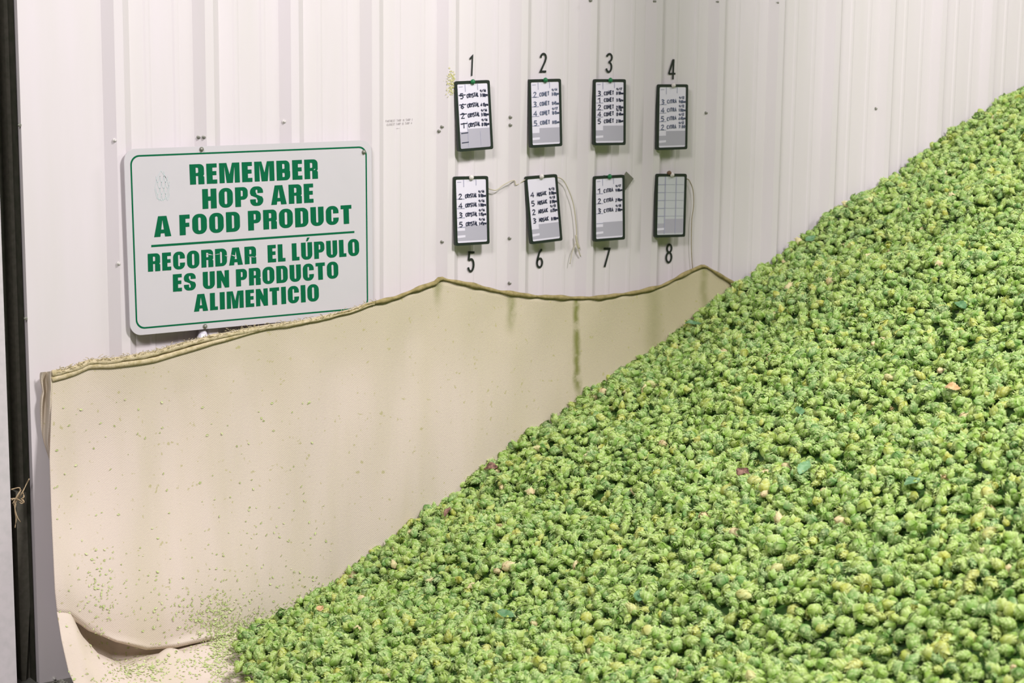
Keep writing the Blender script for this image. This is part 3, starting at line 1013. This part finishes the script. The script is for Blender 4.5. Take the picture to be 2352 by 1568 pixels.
def cloth_column(u):
    """3-D points from the hem to the floor for one column"""
    x = CX0 + (CX1 - CX0) * u ** 1.25
    zt = interp(x, _tx, _tz)
    t0 = cloth_t(x)
    e0 = max(0.0, 1 - (x - CX0) / 0.45) ** 2
    pxc = proj((x + e0 * (unp(interp(1440, EDGEY, EDGEX), 1440, .15).x - CX0), -0.15, 0.25))[0]
    edge = max(0.0, 1 - (x - CX0) / 0.10) ** 2          # 1 at the left edge
    near = 1 / (1 + math.exp((x - 2.95) / 0.12))            # 1 over the loose lower-left end
    ly = interp(pxc, LIPX, LIPY)
    sy = interp(pxc, SHX, SHY)
    tl = 0.085 + 0.085 * near
    lip = unp(pxc, ly, tl)
    zl = max(lip.z, 0.03)
    gap = max(sy - ly, 0) / 55.0
    ts = tl + 0.02 + 0.03 * gap
    sh = unp(pxc, sy, ts)
    zs = min(max(sh.z, 0.022), zl)
    pts = []
    for k in range(NV_FACE):
        v = k / (NV_FACE - 1)
        z = zt + (zl - zt) * v
        vv_ = min(v / .93, 1.0)
        bulge = near * (tl - t0) * (3 * vv_ ** 4 - 2 * vv_ ** 6) + (1 - near) * 0.02 * math.sin(v * PI)
        wob = 0.004 * math.sin(7 * x + 3 * v) * math.sin(v * 4) + 0.0025 * math.sin(23 * x + 9 * v)
        hang = -0.012 * edge * (1 - v) ** 3
        pts.append([x, t0 + bulge + wob * min(1, 6 * v) + hang, z])
    # rounded lip, recess, shelf
    inner_t = tl - 0.115 * gap
    n2 = NV - NV_FACE
    ctrl = [Vector((tl, zl, 0)), Vector((tl - 0.006 * gap, zl - 0.012, 0)), Vector((tl - 0.035 * gap, zl - 0.022, 0)), Vector((inner_t, zl * 0.55 + zs * 0.45 - 0.004, 0)),
            Vector((inner_t + 0.03 * gap, zs - 0.018 * gap - 0.002, 0)), Vector((ts - 0.01, zs - 0.004 * gap - 0.002, 0)), Vector((ts + 0.05, max(zs * 0.72, .018), 0)), Vector((ts + 0.16, 0.020, 0)), Vector((ts + 0.33, 0.012, 0)), Vector((ts + 0.50, 0.008, 0))]
    for c in spline(ctrl, n2 + 1)[1:]:
        z = max(c.y, 0.006)
        px_, py_, _ = proj((x, -c.x, z))
        ridge = 0.0
        if c.x > ts:
            ridge = 0.030 * math.exp(-((px_ - 395 - (py_ - 1512) * .8) / 40) ** 2 - ((py_ - 1512) / 20) ** 2) + 0.022 * math.exp(-((px_ - 215) / 26) ** 2 - ((py_ - 1562) / 16) ** 2)
            ridge += 0.006 * math.sin(px_ * .045) * math.sin(py_ * .06 + 1)
        pts.append([x, c.x, max(z + ridge, .005)])
    # the free left edge wanders on its way down
    out = []
    for i, (xx, t, z) in enumerate(pts):
        e = max(0.0, 1 - (x - CX0) / 0.45) ** 2
        if e > 0:
            px0, py0, _ = proj((CX0, -t, z))
            want = unp(interp(py0, EDGEY, EDGEX), py0, t)
            xx = xx + e * (want.x - CX0)
        out.append(Vector((xx, -t, z)))
    return out


CL = [cloth_column(i / NU) for i in range(NU + 1)]
mb = MB()
mb.add([p for c in CL for p in c], [(i * NV + k, i * NV + k + 1, (i + 1) * NV + k + 1, (i + 1) * NV + k) for i in range(NU) for k in range(NV - 1)])
sheet = mb.build('burlap_sheet', M['cloth'], smooth=True)
tag(sheet, 'tan burlap sheet hung along the wall behind the hop heap and pooling on the floor', 'cloth')
sol = sheet.modifiers.new('thickness', 'SOLIDIFY')
sol.thickness = 0.003
sol.offset = -1

# hem along the top edge, thicker and frayed at the left
hp = [c[0] + Vector((0, -0.004, -0.002)) for c in CL]
hi = int(NU * 0.46)


def hrad(lo, hi_):
    ph = random.uniform(0, 6)
    return lambda u: lo + (hi_ - lo) * u + 0.0018 * math.sin(u * 70 + ph) + 0.0012 * math.sin(u * 173 + ph)


mb = MB()
left_i = [i for i in range(NU + 1) if proj(CL[i][0])[0] < 860]
mb.tube([hp[i] + Vector((0, 0, -0.006)) for i in left_i], lambda u: (.0095 + .0016 * math.sin(u * 60) + .001 * math.sin(u * 151)) * (1 - .55 * u ** 4), 8, ry=0.008)
low_i = [i for i in left_i if proj(CL[i][0])[0] < 690]
mb.tube([hp[i] + Vector((0, 0.003, -0.024 + .005 * math.sin(i * .09) + .014 * (i / low_i[-1]) ** 3)) for i in low_i], lambda u: .0085 * (1 - u ** 5) + .001, 8, ry=0.009)
rf = random.Random(3)
for i in left_i[4:]:
    for k in range(2):
        a = hp[i] + Vector((rf.uniform(-.005, .005), -.008, rf.uniform(-.004, .008)))
        d = Vector((rf.uniform(-.018, .018), -rf.uniform(0, .006), rf.uniform(-.004, .012)))
        mb.tube([a, a + d * .5 + Vector((0, 0, .002)), a + d], .0008, 4)
tag(mb.build('hem', M['hem_pale'], sheet, smooth=True), 'pale frayed hem')
mb = MB()
right_i = [i for i in range(NU + 1) if proj(CL[i][0])[0] >= 740]
h0 = hrad(.0075, .0065)
mb.tube([hp[i] + Vector((0, -.004 * max(0, 1 - k / 40), -.004 * max(0, 1 - k / 40))) for k, i in enumerate(right_i)], lambda u: h0(u) * min(1, .25 + u * 5), 8)
tag(mb.build('hem', M['hem'], sheet, smooth=True), 'dark rolled hem')

# bunched return of the upper left corner
mb = MB()
rows_ = [(855, 92, 120), (862, 91, 122), (875, 91.5, 126), (894, 97, 124), (903, 96, 121), (913, 91.5, 121), (945, 91.5, 122), (980, 93.4, 122), (1000, 97, 121), (1018, 101, 119), (1036, 107, 117), (1050, 112, 116)]
cols_ = 14
vv = []
for j, (py, xa, xb) in enumerate(rows_):
    for k in range(cols_):
        u = k / (cols_ - 1)
        amp = 0.012 * math.exp(-((py - 895) / 60) ** 2) + 0.010
        t = 0.020 + 0.036 * u ** 1.2 + amp * math.sin(u * 8.5 + j * .35 + .8 * math.sin(j * .9)) * math.sin(u * PI) ** .5
        vv.append(unp(xa + (xb - xa) * u, py + (5 * math.sin(u * 9) if j else -3 * u), t))
mb.add(vv, [(j * cols_ + k, (j + 1) * cols_ + k, (j + 1) * cols_ + k + 1, j * cols_ + k + 1) for j in range(len(rows_) - 1) for k in range(cols_ - 1)])
cr_ = mb.build('folded_corner', M['cloth'], sheet, smooth=True)
s_ = cr_.modifiers.new('smooth', 'SUBSURF')
s_.levels = s_.render_levels = 2
tag(cr_, 'bunched corner turned back to the wall')

# ================================================================== hop heap
EDGE = [(470, 1482), (545, 1443), (600, 1420), (700, 1372), (780, 1338), (850, 1275), (900, 1238), (960, 1190), (1030, 1143), (1100, 1080), (1150, 1050), (1200, 1003), (1300, 945), (1330, 915), (1390, 877), (1450, 838), (1510, 800), (1560, 762), (1600, 724),
        (1650, 690), (1690, 657), (1740, 622), (1800, 588), (1850, 545), (1900, 497), (1960, 460), (2000, 437), (2060, 397), (2120, 355), (2190, 300), (2250, 262), (2300, 228), (2352, 203)]
EW = [unp(x, y + 8, 0.075 if x < 1700 else 0.05) for x, y in EDGE]
_ex = [p.x for p in EW] + [7.4, 8.6]
_ez = [p.z for p in EW] + [EW[-1].z + .42 * (7.4 - EW[-1].x), EW[-1].z + .42 * (7.4 - EW[-1].x) + .15]
G = 0.175


def heap_z(x, t):
    """height of the heap's surface (numpy arrays welcome)"""
    c = np.interp(x, _ex, _ez) + np.minimum(0, (x - _ex[0])) * 0.5
    und = 0.022 * np.sin(x * 3.1 + t * 1.7 + .6) * np.sin(t * 2.6 - x * .9) + 0.010 * np.sin(x * 9.3 + t * 5.1) * np.sin(t * 8.7 - x * 3.0 + 1)
    fade = np.clip((t - .1) / .5, 0, 1)
    gt = G * t - 0.010 * np.maximum(t - 2.5, 0) ** 2
    return c + gt + und * fade


def hop_template(seed, nrow=6, seg=3):
    """a hop cone along x in a unit length: numpy verts, quads, bract gradient"""
    r = random.Random(seed)
    vs, fs, g = [], [], []
    fat = r.uniform(.29, .40)
    bend = r.uniform(-.08, .08)

    def rad(x):
        u = min(max((x + .5), 0), 1)
        return fat * (math.sin(PI * min(1, u ** .72)) ** .62) + .01
    n = 8
    xs = [-.5, -.36, -.15, .1, .33, .5]
    for x in xs:
        for k in range(n):
            a = 2 * PI * k / n
            rr = rad(x) * .80
            vs.append((x, rr * math.cos(a), rr * math.sin(a) + bend * x * x))
            g.append(0.0)
    for i in range(len(xs) - 1):
        for k in range(n):
            fs.append((i * n + k, i * n + (k + 1) % n, (i + 1) * n + (k + 1) % n, (i + 1) * n + k))
    for row in range(nrow):
        x0 = -.50 + row * (.80 / (nrow - 1)) - .04
        cnt = 5 if 0 < row < nrow - 1 else 4
        for j in range(cnt):
            ph = 2 * PI * (j + (row % 2) * .5) / cnt + r.uniform(-.2, .2)
            ln = r.uniform(.32, .42)
            wd = r.uniform(.62, .78) * 5 / cnt * .85
            lift = r.uniform(-.03, .07) + (.16 if r.random() < .10 else 0)
            b0 = len(vs)
            na = seg
            for ia in range(na):
                a = ia / (na - 1)
                x = x0 + ln * a
                wa = (.75, 1.0, .18)[ia] if na == 3 else (.7, 1.0, .85, .12)[ia]
                for b in (-1, 0, 1):
                    ang = ph + b * wd * wa
                    rr = rad(min(x, .42)) * (.86 + .16 * a) + lift * a * a + (.035 * (1 - abs(b)))
                    rr = max(rr, .05)
                    vs.append((x, rr * math.cos(ang), rr * math.sin(ang) + bend * x * x))
                    g.append((a ** 1.6) * (0.7 + .3 * r.random()))
            for ia in range(na - 1):
                for b in range(2):
                    p = b0 + ia * 3 + b
                    fs.append((p, p + 3, p + 4, p + 1))
    return np.array(vs), np.array(fs), np.array(g)


VAR = [hop_template(40 + k) for k in range(9)]
NVV, NFF = len(VAR[0][0]), len(VAR[0][1])


def np_mesh(name, co, quads, hopcol, m):
    me = bpy.data.meshes.new(name)
    me.vertices.add(len(co))
    me.vertices.foreach_set('co', co.astype(np.float32).ravel())
    me.loops.add(quads.size)
    me.loops.foreach_set('vertex_index', quads.astype(np.int32).ravel())
    me.polygons.add(len(quads))
    me.polygons.foreach_set('loop_start', np.arange(0, quads.size, 4, dtype=np.int32))
    at = me.attributes.new('hop', 'FLOAT_COLOR', 'POINT')
    at.data.foreach_set('color', hopcol.astype(np.float32).ravel())
    me.materials.append(m)
    me.update(calc_edges=True)
    return me


M['hop_heap'] = hop_material('hop_cones_heaped', False)
M['hop_single'] = hop_material('hop_cone_green', True)

# scatter
SP = 0.0238
tx = np.arange(2.0, 7.9, SP)
tt = np.arange(0.03, 4.1, SP)
gx, gt = np.meshgrid(tx, tt)
gx = gx.ravel() + rng.uniform(-.5, .5, gx.size) * SP * 1.1
gt = gt.ravel() + rng.uniform(-.5, .5, gt.size) * SP * 1.1
gz = heap_z(gx, gt)
gt = np.maximum(gt, np.where(gx < 5.0, 0.085, 0.045))
# project and keep what the frame can show, with a margin for a step aside
P = np.stack([gx - EYE.x, -gt - EYE.y, gz - EYE.z], 1)
zc = P @ np.array(_fw)
ppx = 1176 + F * (P @ np.array(_r2)) / zc
ppy = 784 - F * (P @ np.array(_u2)) / zc
keep = (gz > 0.012) & (ppx > 380) & (ppx < 2352 + 1000) & (ppy < 1568 + 520)
# the toe stops where the burlap lies bare on the floor
toe = np.interp(gt, [0.0, .10, .30, .55, 1.0, 2.0, 4.0], [2.72, 2.71, 2.605, 2.51, 2.28, 1.9, 1.0])
keep &= gx > toe + rng.normal(0, .012, gx.size)
gx, gt, gz, zc, ppx, ppy = (a[keep] for a in (gx, gt, gz, zc, ppx, ppy))
N = len(gx)
length = rng.uniform(.028, .044, N) * np.where(rng.random(N) < .15, .75, 1)
gz = gz + rng.uniform(-.017, .015, N)


def rotations(n):
    yaw = rng.uniform(0, 2 * PI, n)
    pit = rng.normal(0, .5, n)
    rol = rng.uniform(0, 2 * PI, n)
    cy, sy, cp, sp_, cr2, sr = np.cos(yaw), np.sin(yaw), np.cos(pit), np.sin(pit), np.cos(rol), np.sin(rol)
    R = np.empty((n, 3, 3))
    R[:, 0, 0] = cy * cp
    R[:, 0, 1] = cy * sp_ * sr - sy * cr2
    R[:, 0, 2] = cy * sp_ * cr2 + sy * sr
    R[:, 1, 0] = sy * cp
    R[:, 1, 1] = sy * sp_ * sr + cy * cr2
    R[:, 1, 2] = sy * sp_ * cr2 - cy * sr
    R[:, 2, 0] = -sp_
    R[:, 2, 1] = cp * sr
    R[:, 2, 2] = cp * cr2
    return R


ROT = rotations(N)
var = rng.integers(0, len(VAR), N)
inframe = (ppx > 25) & (ppx < 2327) & (ppy < 1545) & (ppy > 0)
score = np.where(inframe, length / zc * F + (gz - heap_z(gx, gt)) * 260, -1)
single = np.zeros(N, bool)
single[np.argsort(-score)[:300]] = True

hs = np.where(~single)[0]
n = len(hs)
co = np.empty((n, NVV, 3), np.float32)
hc = np.ones((n, NVV, 4), np.float32)
tint = np.clip(.05 + rng.beta(1.5, 1.7, n) * .90 + np.where(rng.random(n) < .016, .5, 0), 0, 1)
for v in range(len(VAR)):
    sel = np.where(var[hs] == v)[0]
    V = VAR[v][0]
    ids = hs[sel]
    sc3 = np.stack([np.ones(len(ids)), rng.uniform(.9, 1.2, len(ids)), rng.uniform(.8, 1.05, len(ids))], 1)
    loc = V[None] * sc3[:, None, :] * length[ids][:, None, None]
    co[sel] = np.einsum('nij,nvj->nvi', ROT[ids], loc) + np.stack([gx[ids], -gt[ids], gz[ids]], 1)[:, None]
    hc[sel, :, 1] = VAR[v][2][None]
hc[:, :, 0] = tint[:, None]
quads = np.concatenate([(VAR[v][1][None] + 0) for v in range(1)])
allq = np.empty((n, NFF, 4), np.int64)
for v in range(len(VAR)):
    sel = np.where(var[hs] == v)[0]
    allq[sel] = VAR[v][1][None] + (sel * NVV)[:, None, None]
# keep hop cones out of the wall
co[..., 1] = np.minimum(co[..., 1], -0.004)
# body of the heap under the cones, darkened to paint shade in the gaps
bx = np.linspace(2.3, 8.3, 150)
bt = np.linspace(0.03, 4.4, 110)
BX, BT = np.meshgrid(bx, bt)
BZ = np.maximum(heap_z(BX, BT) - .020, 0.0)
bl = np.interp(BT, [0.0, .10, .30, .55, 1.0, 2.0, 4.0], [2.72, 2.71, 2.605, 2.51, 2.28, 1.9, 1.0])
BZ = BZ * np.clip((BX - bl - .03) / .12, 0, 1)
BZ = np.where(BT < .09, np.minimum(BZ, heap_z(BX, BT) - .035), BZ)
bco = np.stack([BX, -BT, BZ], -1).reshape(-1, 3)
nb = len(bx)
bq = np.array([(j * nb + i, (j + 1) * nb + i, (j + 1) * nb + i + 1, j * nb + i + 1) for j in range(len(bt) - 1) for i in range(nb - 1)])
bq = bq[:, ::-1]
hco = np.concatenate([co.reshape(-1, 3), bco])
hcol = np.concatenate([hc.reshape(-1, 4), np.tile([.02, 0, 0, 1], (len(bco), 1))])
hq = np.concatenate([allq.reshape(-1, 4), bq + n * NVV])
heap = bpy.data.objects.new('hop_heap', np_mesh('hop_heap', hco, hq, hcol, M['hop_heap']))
COL.objects.link(heap)
tag(heap, 'great sloping heap of fresh green hop cones piled against the burlap and wall', 'hops', kind='stuff')
del co, hc, allq, hco, hcol, hq

# the hop cones that show largest, each by itself
BIG = [hop_template(90 + k, 7, 4) for k in range(8)]
meshes = []
for k, (V, Q4, g) in enumerate(BIG):
    c = np.ones((len(V), 4))
    c[:, 0] = .5
    c[:, 1] = g
    meshes.append(np_mesh('hop_cone', V, Q4, c, M['hop_single']))
proto = bpy.data.objects.new('hop_cone', meshes[0])
first = True
for i in np.where(single)[0]:
    o = proto if first else proto.copy()
    first = False
    COL.objects.link(o)
    o.data = meshes[int(var[i]) % len(meshes)]
    R = Matrix([list(map(float, r_)) for r_ in ROT[i]]).to_4x4()
    L_ = float(length[i])
    o.matrix_world = Matrix.Translation((float(gx[i]), float(-gt[i]), float(gz[i]) + .002)) @ R @ Matrix.Diagonal((L_, L_ * random.uniform(.95, 1.2), L_ * random.uniform(.85, 1.05), 1))
    tag(o, "plump green hop cone lying loose on the heap's low front slope", 'hop cone', 'loose hop cones on the front of the heap')

# ================================================================== leaves and scraps on the heap


def on_heap(px, py, up=0.0):
    d = ray(px, py).normalized()
    s = 3.0
    for _ in range(2500):
        p = EYE + d * s
        if p.z <= float(heap_z(np.float64(p.x), np.float64(-p.y))) + up or -p.y < .05:
            return p
        s += .003
    return EYE + d * 6


def leaf_mesh(L, W, crumple, seed, lobes=0):
    r = random.Random(seed)
    nx, ny = 12, 6
    vs, fs = [], []
    ph = r.uniform(0, 6)
    for i in range(nx + 1):
        a = i / nx
        w = math.sin(PI * min(1, a ** .8)) ** .8 * (1 + lobes * .35 * math.sin(a * 15)) + .02
        w *= 1 + .10 * ((i % 2) * 2 - 1)
        for j in range(ny + 1):
            b = j / ny * 2 - 1
            z = abs(b) * w * W * .18 + crumple * L * (math.sin(a * 7 + ph) * .25 + math.sin(b * 4 + a * 5 + ph) * .22) - .25 * crumple * L * a * a
            vs.append(Vector(((a - .5) * L, b * w * W / 2, z)))
    for i in range(nx):
        for j in range(ny):
            p = i * (ny + 1) + j
            fs.append((p, p + 1, p + ny + 2, p + ny + 1))
    return vs, fs


LEAVES = [((1848, 1072), .075, .034, 'leaf_pale', .12, 'hop_leaf', 'broad grey green leaf lying on the heap near the brown crumpled leaf', 0.5),
          ((1836, 943), .045, .030, 'leaf', .2, 'hop_leaf', 'small dark green leaf on the heap above the broad grey green leaf', 1.2),
          ((1707, 1083), .050, .038, 'dry', .45, 'dry_leaf', 'crumpled brown dry leaf in the middle of the heap', .3),
          ((1160, 1410), .055, .034, 'leaf', .2, 'hop_leaf', 'dark green leaf on the lower heap, lowest of the whole leaves', 2.1),
          ((1468, 1368), .050, .030, 'leaf', .25, 'hop_leaf', 'dark blue green folded leaf on the lower heap', .9),
          ((1128, 1072), .050, .030, 'dry', .35, 'dry_leaf', 'brown dry leaf at the heap edge against the burlap', 2.6),
          ((1028, 1172), .060, .020, 'dry', .35, 'dry_leaf', 'narrow dark brown dry leaf below the heap edge', .7),
          ((1592, 742), .060, .026, 'leaf', .2, 'hop_leaf', 'dark green leaf poking out of the heap edge against the burlap', 2.4),
          ((1862, 548), .060, .030, 'leaf', .25, 'hop_leaf', 'dark green leaf poking out of the heap edge against the white wall', .2),
          ((735, 1396), .030, .024, 'tan', .35, 'dry_petal', 'tan dried petal curl near the low end of the heap', 1.0),
          ((2205, 700), .055, .034, 'leaf', .2, 'hop_leaf', 'dark green leaf high on the heap', 1.5),
          ((2188, 890), .045, .034, 'tan', .3, 'dry_petal', 'tan dried petal curl high on the heap', 2.2),
          ((2095, 1105), .050, .028, 'leaf', .2, 'hop_leaf', 'dark green leaf on the heap beyond the broad grey green leaf', 3.0)]
for k, ((px, py), L, W, m, cr_, name, label, rz) in enumerate(LEAVES):
    P = on_heap(px, py, .028)
    vs, fs = leaf_mesh(L, W, cr_, k, 0)
    R = Matrix.Rotation(.35, 3, 'X') @ Matrix.Rotation(-.25, 3, 'Y') @ Matrix.Rotation(rz, 3, 'Z')
    o = obj(name, [R @ v for v in vs], fs, M[m], smooth=True)
    o.location = P
    tag(o, label, 'leaf' if 'leaf' in name else 'petal')
P = on_heap(603, 1437, .024)
mb = MB()
mb.tube(spline([Vector((-.022, 0, 0)), Vector((-.008, .003, .004)), Vector((.008, 0, .003)), Vector((.022, -.004, .006))], 12), lambda u: .0022 - .001 * u, 6)
o = mb.build('twig', M['twig'], smooth=True)
o.location = P
tag(o, 'short dark twig at the low end of the heap beside the burlap', 'twig')

# ================================================================== petals shed on the burlap
mb = MB()
rf = random.Random(11)


def petal_at(P, size, nrm):
    vs, fs = leaf_shape(size, size * rf.uniform(.5, .8), .25)
    q = Vector(nrm).to_track_quat('Z', 'Y').to_matrix() @ Matrix.Rotation(rf.uniform(0, 2 * PI), 3, 'Z') @ Matrix.Rotation(rf.uniform(-.5, .5), 3, 'X')
    mb.add([P + q @ v for v in vs], fs)


CLP = [[proj(p) for p in c] for c in CL[:int(NU * .62)]]
cands = []
for i in range(len(CLP) - 1):
    for k in range(1, NV - 1):
        x, y, _ = CLP[i][k]
        if 110 < x < 760 and 900 < y < 1600:
            w = 0.010
            w += 1.6 * math.exp(-((x - 545 + (1500 - y) * .3) / 60) ** 2 - ((y - 1440) / 50) ** 2)
            w += .50 * math.exp(-((x - 470) / 60) ** 2 - ((y - 1410) / 45) ** 2)
            w += .28 * math.exp(-((x - 225) / 34) ** 2 - ((y - 1370) / 80) ** 2)
            w += .10 * math.exp(-((x - 350) / 140) ** 2 - ((y - 1380) / 90) ** 2)
            if k > NV_FACE + 12:
                w += 1.1 * math.exp(-((x - 330) / 60) ** 2 - ((y - 1535) / 22) ** 2) + 1.1 * math.exp(-((x - 470) / 60) ** 2 - ((y - 1525) / 24) ** 2) + .45 * math.exp(-((x - 240) / 60) ** 2 - ((y - 1548) / 20) ** 2)
            if 480 < x < 760:
                ed = interp(x, [p[0] for p in EDGE], [p[1] for p in EDGE]) - y
                w += .9 * math.exp(-max(ed, 0) / 22) + .12 * math.exp(-max(ed, 0) / 90)
            if NV_FACE - 1 < k <= NV_FACE + 12:
                w *= .15
            cands.append((w, i, k))
ws = np.array([c[0] for c in cands])
a_ = []
for idx in rng.choice(len(cands), 6500, p=ws / ws.sum()):
    _, i, k = cands[idx]
    p, q, r_ = CL[i][k], CL[i + 1][k], CL[i][k + 1]
    nr = (q - p).cross(r_ - p)
    if nr.length < 1e-9:
        continue
    nr.normalize()
    if nr.y > 0:
        nr = -nr
    if k > NV_FACE + 12 and nr.z < 0:
        nr = -nr
    P = p + (q - p) * rf.random() + (r_ - p) * rf.random() + nr * .0015
    petal_at(P, rf.uniform(.004, .011), nr)
tag(mb.build('shed_petals', M['flake'], smooth=True), 'pale green hop petals shed over the lower burlap', 'petals', kind='stuff')

# scraps at the foot of the column
mb = MB()
for k in range(34):
    px, py = rf.uniform(0, 175), rf.uniform(1550, 1600)
    P = EYE + ray(px, py) * ((0.012 - EYE.z) / ray(px, py).z)
    if P.y > -.03:
        P.y = -.03 - rf.random() * .1
    vs, fs = leaf_mesh(rf.uniform(.015, .05), rf.uniform(.008, .025), .4, k)
    R = Matrix.Rotation(rf.uniform(-.6, .6), 3, 'X') @ Matrix.Rotation(rf.uniform(0, 6), 3, 'Z')
    mb.add([P + R @ v for v in vs], fs)
tag(mb.build('floor_scraps', M['scrap'], smooth=True), 'grey dusty scraps on the floor at the foot of the dark column', 'scraps', kind='stuff')
